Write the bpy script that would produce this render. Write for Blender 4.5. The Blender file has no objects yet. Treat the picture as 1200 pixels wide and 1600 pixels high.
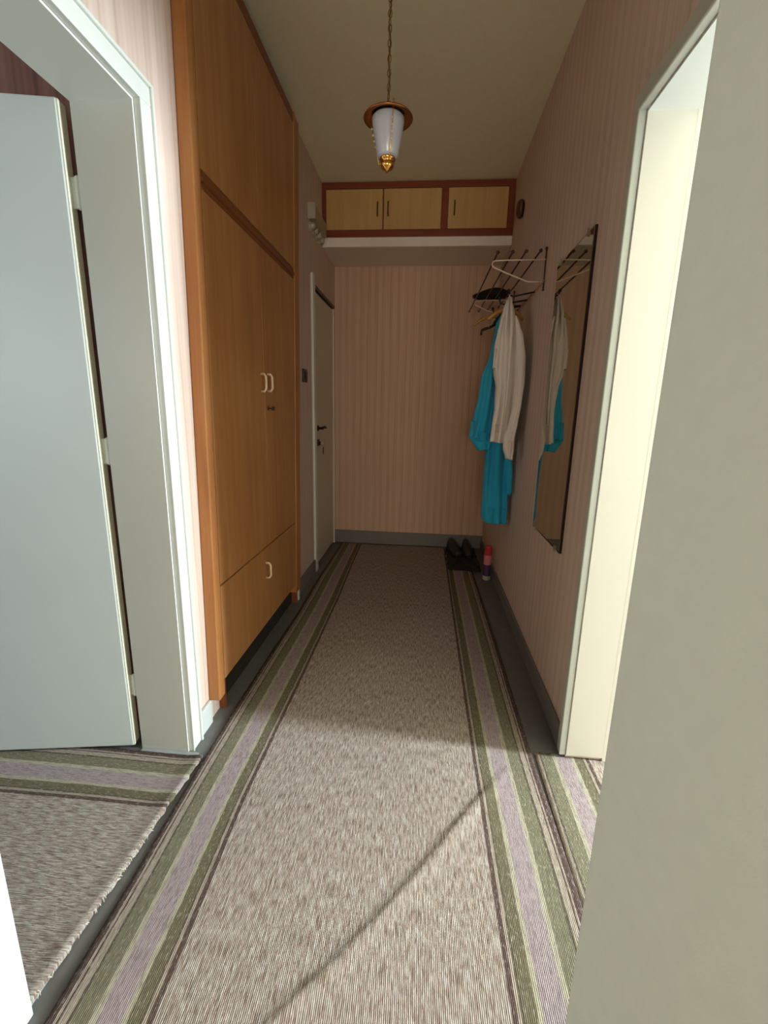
import bpy, bmesh, math, random
from mathutils import Vector, Matrix
random.seed(7)
S = bpy.context.scene
COL = S.collection

# ------------------------------------------------------------------ camera
H_CAM, YAW, PITCH, ROLL, F_PX = 1.2137, 0.0870, 0.2224, 0.0213, 705.63
cam_d = bpy.data.cameras.new('camera')
cam_d.sensor_fit = 'HORIZONTAL'; cam_d.sensor_width = 36.0
cam_d.lens = F_PX / 1200 * 36.0
cam_d.clip_start = 0.02
cam = bpy.data.objects.new('camera', cam_d); COL.objects.link(cam)
fw = Vector((-math.sin(YAW)*math.cos(PITCH), math.cos(YAW)*math.cos(PITCH), -math.sin(PITCH)))
rt = Vector((math.cos(YAW), math.sin(YAW), 0)); up = rt.cross(fw)
r2 = math.cos(ROLL)*rt + math.sin(ROLL)*up; u2 = -math.sin(ROLL)*rt + math.cos(ROLL)*up
M = Matrix((r2, u2, -fw)).transposed().to_4x4(); M.translation = Vector((0, 0, H_CAM))
cam.matrix_world = M
S.camera = cam

# ------------------------------------------------------------------ world, light, exposure
w = bpy.data.worlds.new('world'); S.world = w; w.use_nodes = True
w.node_tree.nodes['Background'].inputs[0].default_value = (0.75, 0.85, 1.0, 1)
w.node_tree.nodes['Background'].inputs[1].default_value = 1.0

def area(name, loc, target, sx, sy, power, col):
    d = bpy.data.lights.new(name, 'AREA'); d.shape = 'RECTANGLE'; d.size = sx; d.size_y = sy
    d.energy = power; d.color = col
    o = bpy.data.objects.new(name, d); COL.objects.link(o); o.location = loc
    o.rotation_euler = (Vector(target)-Vector(loc)).to_track_quat('-Z', 'Y').to_euler()
    return o
# daylight through the right room window; added fills in left room and room behind
area('window_daylight_right_room', (3.80, 1.24, 1.55), (0, 1.24, 1.55), 0.34, 1.25, 345, (0.85, 0.95, 1.0))
area('fill_light_left_room', (-2.3, -0.93, 1.5), (-1.6, 1.3, 1.2), 0.9, 1.1, 13, (0.86, 0.96, 1.0))  # small fill light added on the left, not needed as a source
area('window_fill_room_behind', (0.1, -3.3, 1.2), (0.0, 4, 1.45), 1.4, 0.7, 74, (1.0, 0.82, 0.63))  # window behind, with warm fill added to brighten the far end

vs = S.view_settings
vs.view_transform = 'Standard'; vs.look = 'None'; vs.gamma = 1.0; vs.use_curve_mapping = False
vs.exposure = 0.0
S.cycles.max_bounces = 10; S.cycles.diffuse_bounces = 7; S.cycles.glossy_bounces = 4
S.cycles.caustics_reflective = False; S.cycles.caustics_refractive = False
S.cycles.use_denoising = True
S.cycles.sample_clamp_indirect = 6.0

# ------------------------------------------------------------------ helpers: materials
def lin(c):
    return tuple((x/255/12.92 if x/255 <= 0.04045 else ((x/255+0.055)/1.055)**2.4) for x in c) + (1.0,)

class NT:
    """tiny node-building helper"""
    def __init__(self, name):
        self.m = bpy.data.materials.new(name); self.m.use_nodes = True
        self.t = self.m.node_tree; self.b = self.t.nodes['Principled BSDF']
    def n(self, typ, **kw):
        x = self.t.nodes.new(typ)
        for k, v in kw.items(): setattr(x, k, v)
        return x
    def l(self, a, b): self.t.links.new(a, b)
    def val(self, sock, v):
        if isinstance(v, bpy.types.NodeSocket): self.l(v, sock)
        else: sock.default_value = v
    def math(self, op, a, b=0.0, c=0.0):
        x = self.n('ShaderNodeMath', operation=op)
        self.val(x.inputs[0], a); self.val(x.inputs[1], b); self.val(x.inputs[2], c)
        return x.outputs[0]
    def mix(self, f, a, b, blend='MIX'):
        x = self.n('ShaderNodeMix', data_type='RGBA', blend_type=blend)
        self.val(x.inputs[0], f); self.val(x.inputs[6], a); self.val(x.inputs[7], b)
        return x.outputs[2]
    def ramp(self, f, stops, interp='LINEAR'):
        x = self.n('ShaderNodeValToRGB'); r = x.color_ramp; r.interpolation = interp
        while len(r.elements) < len(stops): r.elements.new(0.5)
        for e, (p, c) in zip(r.elements, stops): e.position = p; e.color = c
        self.val(x.inputs[0], f); return x.outputs[0]
    def obj(self):
        return self.n('ShaderNodeTexCoord').outputs['Object']
    def uv(self):
        return self.n('ShaderNodeTexCoord').outputs['UV']
    def geo_pos(self):
        return self.n('ShaderNodeNewGeometry').outputs['Position']
    def sep(self, v):
        x = self.n('ShaderNodeSeparateXYZ'); self.l(v, x.inputs[0]); return x.outputs
    def comb(self, x_, y_, z_):
        x = self.n('ShaderNodeCombineXYZ')
        for s, v in zip(x.inputs, (x_, y_, z_)): self.val(s, v)
        return x.outputs[0]
    def noise(self, vec, scale, detail=2.0, rough=0.5):
        x = self.n('ShaderNodeTexNoise'); self.l(vec, x.inputs['Vector'])
        x.inputs['Scale'].default_value = scale; x.inputs['Detail'].default_value = detail
        x.inputs['Roughness'].default_value = rough
        return x.outputs['Fac']
    def mapping(self, vec, sc):
        x = self.n('ShaderNodeMapping'); self.l(vec, x.inputs[0]); x.inputs['Scale'].default_value = sc
        return x.outputs[0]
    def bump(self, h, strength, dist=0.01):
        x = self.n('ShaderNodeBump'); self.l(h, x.inputs['Height'])
        x.inputs['Strength'].default_value = strength; x.inputs['Distance'].default_value = dist
        self.l(x.outputs[0], self.b.inputs['Normal'])
    def out(self, col, rough=0.6, metal=0.0, spec=0.5):
        self.val(self.b.inputs['Base Color'], col)
        self.val(self.b.inputs['Roughness'], rough)
        self.b.inputs['Metallic'].default_value = metal
        self.b.inputs['Specular IOR Level'].default_value = spec
        return self.m

def plain(name, rgb, rough=0.5, metal=0.0, var=0.06, scale=12.0, spec=0.5, bump=0.0):
    k = NT(name); c = lin(rgb)
    f = k.noise(k.geo_pos(), scale, 3.0)
    dark = tuple(v*(1-var) for v in c[:3]) + (1,); light = tuple(min(1, v*(1+var)) for v in c[:3]) + (1,)
    if bump: k.bump(k.noise(k.geo_pos(), scale*8, 3.0), bump, 0.003)
    return k.out(k.mix(f, dark, light), rough, metal, spec)

def wallpaper(name, axis, base, alt, dark):
    """faded striped paper: soft irregular stripes running up the wall"""
    k = NT(name); p = k.sep(k.geo_pos())
    a = p[axis]; z = p[2]
    wob = k.math('MULTIPLY', k.math('SUBTRACT', k.noise(k.geo_pos(), 3.0, 2.0), 0.5), 0.012)
    a = k.math('ADD', a, wob)
    s1 = k.math('SINE', k.math('MULTIPLY', a, 2*math.pi/0.062))
    s2 = k.math('SINE', k.math('ADD', k.math('MULTIPLY', a, 2*math.pi/0.0205), 0.7))
    nz = k.noise(k.comb(k.math('MULTIPLY', a, 60.0), k.math('MULTIPLY', z, 1.2), 0.0), 1.0, 3.0)
    f = k.math('ADD', k.math('MULTIPLY', s1, 0.15), k.math('MULTIPLY', s2, 0.09))
    f = k.math('ADD', f, k.math('MULTIPLY', k.math('SUBTRACT', nz, 0.5), 0.9))
    f = k.math('ADD', f, 0.5)
    c = k.ramp(f, [(0.0, lin(dark)), (0.35, lin(alt)), (0.75, lin(base)), (1.0, lin(base))])
    blot = k.noise(k.geo_pos(), 2.2, 4.0)
    c = k.mix(k.math('MULTIPLY', k.math('SUBTRACT', blot, 0.42), 0.7), c, lin(dark))
    k.bump(k.noise(k.geo_pos(), 260.0, 2.0), 0.15, 0.002)
    return k.out(c, 0.85, 0, 0.25)

def wood(name, c1, c2, c3, along=2, rough=0.4, sc=1.0):
    k = NT(name); p = k.geo_pos()
    s = [26.0*sc]*3; s[along] = 1.3*sc
    n1 = k.noise(k.mapping(p, tuple(s)), 1.0, 5.0, 0.6)
    s2 = [130.0*sc]*3; s2[along] = 4.0*sc
    n2 = k.noise(k.mapping(p, tuple(s2)), 1.0, 3.0, 0.5)
    big = k.noise(p, 1.8, 3.0)
    f = k.math('ADD', k.math('MULTIPLY', n1, 0.5), k.math('ADD', k.math('MULTIPLY', n2, 0.15), k.math('MULTIPLY', big, 0.35)))
    c = k.ramp(f, [(0.25, lin(c3)), (0.48, lin(c2)), (0.72, lin(c1))])
    k.bump(n2, 0.06, 0.002)
    return k.out(c, rough, 0, 0.4)

# ------------------------------------------------------------------ helpers: geometry
def link(name, bm, mat, parent=None, smooth=False, bevel=0.0):
    me = bpy.data.meshes.new(name)
    bmesh.ops.recalc_face_normals(bm, faces=bm.faces)
    bm.to_mesh(me); bm.free()
    if smooth:
        for p_ in me.polygons: p_.use_smooth = True
    o = bpy.data.objects.new(name, me); COL.objects.link(o)
    mats = mat if isinstance(mat, (list, tuple)) else [mat]
    for x in mats: me.materials.append(x)
    if parent is not None:
        o.parent = parent
        o.matrix_parent_inverse = Matrix.Translation(-parent_loc(parent))
    if bevel:
        md = o.modifiers.new('bevel', 'BEVEL'); md.width = bevel; md.segments = 2; md.limit_method = 'ANGLE'
    return o

def parent_loc(p):
    v = Vector((0, 0, 0))
    while p is not None:
        v += Vector(p.location); p = p.parent if p.parent is not None and p.type == 'EMPTY' else None
    return v

def tag(o, label, cat=None, group=None, kind=None):
    o['label'] = label
    if cat: o['category'] = cat
    if group: o['group'] = group
    if kind: o['kind'] = kind
    return o

def thing(name, loc, label, cat, group=None, kind=None):
    o = bpy.data.objects.new(name, None); o.empty_display_size = 0.05
    COL.objects.link(o); o.location = loc
    return tag(o, label, cat, group, kind)

def box(bm, x0, x1, y0, y1, z0, z1, mi=0):
    vs_ = [bm.verts.new(p) for p in ((x0,y0,z0),(x1,y0,z0),(x1,y1,z0),(x0,y1,z0),(x0,y0,z1),(x1,y0,z1),(x1,y1,z1),(x0,y1,z1))]
    for f in ((3,2,1,0),(4,5,6,7),(0,1,5,4),(1,2,6,5),(2,3,7,6),(3,0,4,7)):
        fc = bm.faces.new([vs_[i] for i in f]); fc.material_index = mi
    return vs_

def B(*a):
    bm = bmesh.new(); box(bm, *a); return bm

def tube(bm, pts, r, seg=8, caps=True, closed=False):
    pts = [Vector(p) for p in pts]; rings = []; n = len(pts)
    rr = r if isinstance(r, (list, tuple)) else [r]*n
    ref = None
    for i, p in enumerate(pts):
        if closed: t = (pts[(i+1) % n]-pts[i-1]).normalized()
        else: t = (pts[min(i+1, n-1)]-pts[max(i-1, 0)]).normalized()
        if ref is None:
            ref = t.orthogonal().normalized()
        ref = (ref - t*ref.dot(t)).normalized()
        b = t.cross(ref)
        rings.append([bm.verts.new(p + (ref*math.cos(2*math.pi*j/seg)+b*math.sin(2*math.pi*j/seg))*rr[i]) for j in range(seg)])
    for i in range(n if closed else n-1):
        A, C = rings[i], rings[(i+1) % n]
        for j in range(seg): bm.faces.new((A[j], A[(j+1) % seg], C[(j+1) % seg], C[j]))
    if caps and not closed:
        bm.faces.new(rings[0][::-1]); bm.faces.new(rings[-1])

def lathe(bm, prof, origin, axis=(0, 0, 1), seg=28, cap=True):
    """prof: list of (r, h) along axis"""
    ax = Vector(axis).normalized(); o = Vector(origin); u = ax.orthogonal().normalized(); v = ax.cross(u)
    rings = []
    for r, h in prof:
        rings.append([bm.verts.new(o+ax*h+(u*math.cos(2*math.pi*j/seg)+v*math.sin(2*math.pi*j/seg))*max(r, 1e-4)) for j in range(seg)])
    for A, C in zip(rings, rings[1:]):
        for j in range(seg): bm.faces.new((A[j], A[(j+1) % seg], C[(j+1) % seg], C[j]))
    if cap:
        bm.faces.new(rings[0][::-1]); bm.faces.new(rings[-1])

def ball(bm, c, r, seg=10):
    m = Matrix.Translation(Vector(c)); bmesh.ops.create_uvsphere(bm, u_segments=seg, v_segments=max(6, seg*2//3), radius=r, matrix=m)

def oriented_box(bm, origin, dx, dy, z0, z1, a0, a1, b0, b1):
    """box spanned along horizontal unit vectors dx (a0..a1), dy (b0..b1)"""
    o = Vector((origin[0], origin[1], 0)); dx = Vector((dx[0], dx[1], 0)); dy = Vector((dy[0], dy[1], 0))
    P = [o+dx*a+dy*b for a, b in ((a0,b0),(a1,b0),(a1,b1),(a0,b1))]
    v0 = [bm.verts.new((p.x, p.y, z0)) for p in P]; v1 = [bm.verts.new((p.x, p.y, z1)) for p in P]
    bm.faces.new(v0[::-1]); bm.faces.new(v1)
    for i in range(4): bm.faces.new((v0[i], v0[(i+1) % 4], v1[(i+1) % 4], v1[i]))

def OB(*a):
    bm = bmesh.new(); oriented_box(bm, *a); return bm

# ------------------------------------------------------------------ materials
PINK, PINK2, PINK3 = (218, 199, 186), (208, 186, 172), (187, 161, 147)
m_wall_y = wallpaper('wallpaper_side', 1, PINK, PINK2, PINK3)
m_wall_x = wallpaper('wallpaper_end', 0, (214, 187, 166), (204, 173, 151), (182, 149, 128))
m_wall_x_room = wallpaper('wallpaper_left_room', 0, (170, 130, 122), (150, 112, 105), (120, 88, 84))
m_white = plain('room_white_paint', (226, 224, 216), 0.8)
m_ceil = plain('ceiling_limewash', (234, 230, 204), 0.9, var=0.05, scale=30, bump=0.2)
m_soffit = plain('soffit_paint', (226, 219, 204), 0.85, var=0.04)
m_lintel = plain('lintel_white', (236, 232, 222), 0.7, var=0.03)
m_trim = plain('trim_gloss_paint', (216, 220, 214), 0.35, var=0.025, scale=5)
m_trim_shaded = plain('shaded_frame_paint', (192, 194, 180), 0.4, var=0.04, scale=5)  # greyer copy of the trim paint, the casing's shade put into its colour
m_reveal = plain('jamb_gloss_paint', (214, 218, 213), 0.4, var=0.03, scale=5)
m_cream = plain('cream_gloss_paint', (229, 225, 214), 0.4, var=0.025, scale=4)
m_door = plain('door_gloss_paint', (206, 213, 211), 0.38, var=0.03, scale=4)
m_door_near = plain('near_door_paint', (208, 222, 220), 0.45, var=0.05, scale=40, bump=0.06)
m_door_edge = plain('door_edge_paint', (226, 226, 204), 0.4, var=0.03)
m_entrance = plain('entrance_door_paint', (212, 206, 188), 0.45, var=0.09, scale=3)
m_gap = plain('shadow_gap_dark', (38, 34, 30), 0.9)
m_bb = plain('baseboard_grey_paint', (116, 116, 114), 0.55, var=0.1, scale=9)
m_bb_pale = plain('baseboard_pale_paint', (196, 202, 198), 0.5, var=0.08, scale=9)
m_thresh = plain('threshold_paint', (150, 156, 157), 0.5, var=0.12, scale=14)
m_floor = plain('dark_lino', (104, 104, 102), 0.5, var=0.22, scale=22)
m_wood = wood('wardrobe_veneer', (194, 146, 96), (176, 122, 73), (144, 93, 53))
m_wood_frame = wood('wardrobe_frame_wood', (192, 140, 88), (174, 116, 66), (142, 88, 46))
m_wood_dark = wood('wardrobe_rail_wood', (150, 88, 50), (128, 70, 38), (96, 48, 26), along=1)
m_cab_frame = wood('cabinet_red_wood', (140, 74, 48), (122, 58, 38), (92, 42, 28), along=0)
m_cab_door = wood('cabinet_pale_veneer', (206, 174, 120), (192, 158, 104), (168, 134, 84))
m_handle_pale = plain('pale_plastic', (232, 212, 180), 0.35)
m_handle_brown = plain('brown_handle', (84, 58, 36), 0.4)
m_dark = plain('dark_brown_plastic', (44, 27, 20), 0.4)
m_black = plain('black_plastic', (22, 20, 19), 0.45)
m_blackcloth = plain('black_felt', (30, 28, 27), 0.95, var=0.15, scale=60)
m_brass = plain('polished_brass', (226, 172, 92), 0.22, 1.0, var=0.04)
m_copper = plain('coppery_brass', (176, 116, 66), 0.3, 1.0, var=0.06)
m_chain = plain('aged_brass', (150, 116, 62), 0.4, 1.0)
m_steel = plain('steel', (190, 186, 178), 0.3, 1.0)
m_rod = plain('rack_dark_lacquer', (62, 38, 28), 0.4)
m_loop = plain('rack_cream_wire', (226, 200, 178), 0.35)
m_hangerwood = wood('hanger_wood', (196, 150, 84), (176, 130, 66), (146, 104, 50), along=0)
m_porcelain = plain('porcelain', (178, 172, 156), 0.3)
m_board = plain('fuse_board', (176, 160, 136), 0.5)
m_red = plain('red_plastic', (190, 58, 54), 0.35)
m_pink = plain('pink_label', (226, 132, 140), 0.4)
m_purple = plain('purple_label', (78, 58, 92), 0.4)
m_rubber = plain('doormat_rubber', (42, 38, 38), 0.9, var=0.4, scale=50, bump=0.6)
m_leather = plain('black_leather', (32, 30, 31), 0.6, var=0.2, scale=30)

def m_mirror_():
    k = NT('mirror_glass')
    return k.out(k.mix(k.noise(k.geo_pos(), 2.0, 3.0), lin((172, 170, 150)), lin((184, 182, 164))), 0.03, 1.0)
m_mirror = m_mirror_()

def m_glass_():
    k = NT('opal_glass')
    k.b.inputs['Transmission Weight'].default_value = 0.0
    k.b.inputs['Subsurface Weight'].default_value = 0.15
    return k.out(k.mix(k.noise(k.geo_pos(), 9.0), lin((164, 169, 182)), lin((182, 186, 196))), 0.25)
m_opal = m_glass_()

def cloth(name, a, b):
    k = NT(name); p = k.geo_pos()
    f = k.noise(k.mapping(p, (14, 14, 4)), 1.0, 4.0)
    k.bump(k.noise(p, 420.0, 2.0), 0.2, 0.002)
    k.b.inputs['Sheen Weight'].default_value = 0.15
    return k.out(k.mix(f, lin(a), lin(b)), 0.9, 0, 0.2)
m_coat = cloth('white_cotton', (214, 204, 194), (232, 224, 216))
m_teal = cloth('teal_cotton', (30, 152, 190), (52, 172, 208))

def m_window_():
    k = NT('window_glass')
    k.b.inputs['Transmission Weight'].default_value = 1.0
    return k.out(k.mix(k.noise(k.geo_pos(), 1.0), (0.95, 0.97, 1, 1), (1, 1, 1, 1)), 0.02)
m_pane = m_window_()

RUGW = 1.16
def rug_material():
    """runner weave: u = metres across / RUGW, v = metres along; striped borders, heathered middle"""
    k = NT('runner_weave'); uv = k.sep(k.uv())
    s = k.math('MULTIPLY', uv[0], RUGW); t = uv[1]
    d = k.math('MINIMUM', s, k.math('SUBTRACT', RUGW, s))          # distance from the nearer selvedge
    wob = k.math('MULTIPLY', k.math('SUBTRACT', k.noise(k.comb(k.math('MULTIPLY', s, 500.0), k.math('MULTIPLY', t, 14.0), 0.0), 1.0, 2.0), 0.5), 0.004)
    dd = k.math('ADD', d, wob)
    MAR, TAN, GRN, CRM, LAV, GR2, BRN, DKG = (84, 68, 66), (168, 156, 143), (125, 122, 101), (178, 173, 154), (166, 152, 156), (113, 107, 86), (90, 75, 69), (91, 86, 74)
    st = [(0, MAR), (.017, TAN), (.0225, MAR), (.0265, TAN), (.043, DKG), (.049, GRN), (.088, CRM), (.102, LAV), (.153, CRM),
          (.165, GR2), (.193, DKG), (.197, TAN), (.206, BRN), (.218, (190, 178, 168))]
    c = k.ramp(k.math('MULTIPLY', dd, 4.0), [(p*4.0, lin(x)) for p, x in st], 'CONSTANT')
    # yarn streaks
    n1 = k.noise(k.comb(k.math('MULTIPLY', s, 260.0), k.math('MULTIPLY', t, 26.0), 0.0), 1.0, 3.0, 0.65)
    n2 = k.noise(k.comb(k.math('MULTIPLY', s, 420.0), k.math('MULTIPLY', t, 60.0), 3.0), 1.0, 2.0, 0.6)
    n3 = k.noise(k.comb(k.math('MULTIPLY', s, 40.0), k.math('MULTIPLY', t, 10.0), 9.0), 1.0, 2.0)
    body = k.ramp(n1, [(0.34, lin((101, 87, 79))), (0.46, lin((157, 147, 139))), (0.58, lin((188, 183, 177))), (0.7, lin((210, 207, 202)))])
    body = k.mix(k.math('GREATER_THAN', n2, 0.6), body, lin((144, 118, 110)))
    body = k.mix(k.math('MULTIPLY', n3, 0.35), body, lin((160, 142, 128)))
    inb = k.math('GREATER_THAN', dd, 0.218)
    bord = k.mix(k.math('MULTIPLY', k.math('LESS_THAN', n1, 0.47), 0.35), c, lin((80, 72, 64)))
    bord = k.mix(k.math('MULTIPLY', k.math('GREATER_THAN', n2, 0.6), 0.3), bord, lin((214, 208, 200)))
    col = k.mix(inb, bord, body)
    rib = k.math('SINE', k.math('MULTIPLY', s, 2*math.pi/0.0042))
    h = k.math('ADD', k.math('MULTIPLY', rib, 0.5), k.math('MULTIPLY', n1, 0.8))
    col = k.mix(k.math('MULTIPLY', k.math('LESS_THAN', rib, -0.55), 0.22), col, lin((70, 60, 55)))
    k.bump(h, 0.5, 0.003)
    return k.out(col, 0.95, 0, 0.15)
m_rug = rug_material()

# ------------------------------------------------------------------ dimensions
L, LJ, R, D, H = -0.801, -0.971, 0.548, 4.015, 2.769
ZD, ZC = 2.0, 2.063
LN, LF = 0.612, 1.329           # left doorway
RN, RF = 0.66, 1.453            # right doorway
RB = 0.70                       # back of right wall
E0, E1, EZ = 3.255, 3.985, 2.045  # entrance doorway in left wall
WN, WF, WX = 1.505, 2.652, -0.756 # wardrobe
YB = -0.26                      # near wall front face
def struct(name, bm, m, label, parent=None, bevel=0.0):
    o = link(name, bm, m, parent, bevel=bevel)
    if parent is None: tag(o, label, name.split('_')[0] if False else None, kind='structure')
    return o

# ------------------------------------------------------------------ the shell
struct('floor', B(-3.4, 4.1, -3.7, 4.3, -0.12, 0.0), m_floor, 'dark grey linoleum floor showing beside the runner')
struct('ceiling', B(-3.4, 4.1, -3.7, 4.3, H, H+0.12), m_ceil, 'plain off-white ceiling above the hallway')

bm = bmesh.new()   # left wall of the corridor, with two doorways and the wardrobe niche
box(bm, LJ, L, YB, LN, 0, H); box(bm, LJ, L, LN, LF, ZD, H); box(bm, LJ, L, LF, 1.575, 0, H)
box(bm, LJ, L, WF+.002, E0, 0, H); box(bm, LJ, L, E0, E1, EZ, H); box(bm, LJ, L, E1, D, 0, H)
struct('wall_left', bm, m_wall_y, 'left wall in faded pink striped wallpaper')
bm = bmesh.new()
box(bm, R, RB, YB, RN, 0, H); box(bm, R, RB, RN, RF, ZD, H); box(bm, R, RB, RF, D, 0, H)
struct('wall_right', bm, m_wall_y, 'right wall in faded pink striped wallpaper')
struct('wall_back', B(LJ-.6, RB, D, D+.15, 0, H), m_wall_x, 'end wall in peach pink striped wallpaper')
bm = bmesh.new()
box(bm, LJ, -0.42, YB-.15, YB, 0, H); box(bm, 0.52, RB, YB-.15, YB, 0, H); box(bm, -0.42, 0.52, YB-.15, YB, ZD+.05, H)
struct('wall_front', bm, m_wall_x, 'near wall with the doorway behind the viewer')
# rooms that the doorways open on
bm = bmesh.new()
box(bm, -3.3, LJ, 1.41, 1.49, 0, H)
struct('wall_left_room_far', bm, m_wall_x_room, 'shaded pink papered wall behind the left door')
bm = bmesh.new(); box(bm, -3.38, -3.3, -1.05, 1.49, 0, H)
struct('wall_left_room_side', bm, m_white, 'outer wall of the left room')
bm = bmesh.new(); box(bm, -3.3, -2.85, -1.05, -.97, 0, H); box(bm, -1.75, LJ, -1.05, -.97, 0, H); box(bm, -2.85, -1.75, -1.05, -.97, 0, .85); box(bm, -2.85, -1.75, -1.05, -.97, 2.15, H)
struct('wall_left_room_near', bm, m_white, 'window wall of the left room')
struct('wall_left_room_return', B(LJ, LJ+.08, -1.05, YB-.15, 0, H), m_white, 'return wall of the left room')
bm = bmesh.new(); box(bm, 3.82, 3.9, -1.1, .86, 0, H); box(bm, 3.82, 3.9, 1.48, 2.6, 0, H); box(bm, 3.82, 3.9, .86, 1.48, 0, .85); box(bm, 3.82, 3.9, .86, 1.48, 2.25, H)
struct('wall_right_room_window', bm, m_white, 'window wall of the right room')
struct('wall_right_room_far', B(RB, 3.9, 2.6, 2.68, 0, H), m_white, 'far wall of the right room')
struct('wall_right_room_near', B(RB, 3.9, -1.18, -1.1, 0, H), m_white, 'near wall of the right room')
struct('wall_behind_left', B(-1.7, -1.62, -3.5, -1.05, 0, H), m_white, 'left wall of the room behind')
struct('wall_behind_right', B(1.62, 1.7, -3.5, -1.18, 0, H), m_white, 'right wall of the room behind')
bm = bmesh.new(); box(bm, -1.7, -.65, -3.58, -3.5, 0, H); box(bm, .85, 1.7, -3.58, -3.5, 0, H); box(bm, -.65, .85, -3.58, -3.5, 0, .85); box(bm, -.65, .85, -3.58, -3.5, 2.3, H)
struct('wall_behind_window', bm, m_white, 'window wall of the room behind')
def window(name, x0, x1, y0, y1, z0, z1, label):
    o = thing(name, ((x0+x1)/2, (y0+y1)/2, z0), label, None, kind='structure')
    bm = bmesh.new(); f = .05
    if x1-x0 < y1-y0:
        box(bm, x0, x1, y0, y0+f, z0, z1); box(bm, x0, x1, y1-f, y1, z0, z1); box(bm, x0, x1, y0+f, y1-f, z0, z0+f); box(bm, x0, x1, y0+f, y1-f, z1-f, z1)
        xm = (x0+x1)/2; pane = B(xm-.002, xm+.002, y0+f, y1-f, z0+f, z1-f)
    else:
        box(bm, x0, x0+f, y0, y1, z0, z1); box(bm, x1-f, x1, y0, y1, z0, z1); box(bm, x0+f, x1-f, y0, y1, z0, z0+f); box(bm, x0+f, x1-f, y0, y1, z1-f, z1)
        ym = (y0+y1)/2; pane = B(x0+f, x1-f, ym-.002, ym+.002, z0+f, z1-f)
    link('window_frame', bm, m_trim, o); link('pane', pane, m_pane, o)
window('window_1', 3.83, 3.88, .86, 1.48, .85, 2.25, 'window of the right room')
window('window_2', -2.85, -1.75, -1.04, -.99, .85, 2.15, 'window of the left room')
window('window_3', -.65, .85, -3.57, -3.52, .85, 2.3, 'window of the room behind')

# dropped soffit at the end with its white lintel face
CY, CZ0, CZ1 = 3.561, 2.354, 2.418
o = struct('trim_1', B(L+.001, R-.001, CY+.012, D-.001, CZ0, CZ1-.002), m_soffit, 'lowered grey plaster soffit under the overhead cabinet')
lf = link('lintel_face', B(L+.001, R-.001, CY-.004, CY+.012, CZ0, CZ1-.002), m_lintel, o, bevel=.003); lf['label'] = 'white painted front edge of the soffit'

# ------------------------------------------------------------------ door casings
def casing_left():
    t = thing('trim_2', (L, LF, 0), 'white gloss door frame of the left doorway with moulded edge', None, kind='structure')
    x1 = L+.016
    # far upright, top and near upright: flat board, raised outer bead, inner bead
    for nm, a in (('casing_board', (L, x1, LF+.008, LF+.056, 0.0, ZD+.008)), ('casing_board', (L, x1, LN-.06, LF+.056, ZD+.008, ZC-.01)), ('casing_board', (L, L+.056, LN-.07, LN-.007, 0.0, ZD+.008))):
        link(nm, B(*a), m_trim, t, bevel=.003)
    for a in ((L, x1+.007, LF+.056, LF+.066, 0.0, ZC), (L, x1+.007, LN-.06, LF+.056, ZC-.010, ZC)):
        link('outer_bead', B(*a), m_trim, t, bevel=.003)
    for a in ((L, x1+.004, LF, LF+.006, 0.0, ZD+.006), (L, x1+.004, LN-.006, LF, ZD, ZD+.006)):
        link('inner_bead', B(*a), m_trim, t, bevel=.002)
    link('jamb', B(LJ-.004, L, LF-.006, LF-.0005, 0.0, ZD-.006), m_reveal, t)
    link('jamb', B(LJ-.004, L, LN+.0005, LN+.006, 0.0, ZD-.006), m_reveal, t)
    link('head_jamb', B(LJ-.004, L, LN+.0005, LF-.0005, ZD-.006, ZD-.0005), m_reveal, t)
casing_left()
def casing_right():
    t = thing('trim_3', (R, RF, 0), 'cream painted door frame of the bright right doorway', None, kind='structure')
    x0 = R-.016
    link('casing_board', B(x0, R, RF+.008, RF+.048, 0.0, ZD+.008), m_trim_shaded, t, bevel=.004)
    link('casing_board', B(x0, R, RN-.05, RF+.048, ZD+.008, ZC-.006), m_trim_shaded, t, bevel=.004)
    link('casing_board', B(x0, R, RN-.05, RN-.002, 0.0, ZD+.008), m_trim_shaded, t, bevel=.004)
    for a in ((x0-.006, R, RF-.001, RF+.008, 0.012, ZD+.008), (x0-.006, R, RN-.002, RF-.001, ZD, ZD+.008)):
        link('inner_bead', B(*a), m_trim, t, bevel=.003)
    link('jamb', B(R, RB-.026, RF-.008, RF-.0005, 0.018, ZD-.006), m_cream, t)
    link('door_stop', B(RB-.026, RB+.012, RF-.0082, RF-.0005, 0.0, ZD-.006), m_cream, t)
    link('jamb', B(R, RB, RN+.0005, RN+.006, 0.0, ZD-.006), m_reveal, t)
    link('head_jamb', B(R, RB, RN+.0005, RF-.0005, ZD-.006, ZD-.0005), m_trim, t)
casing_right()

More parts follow.
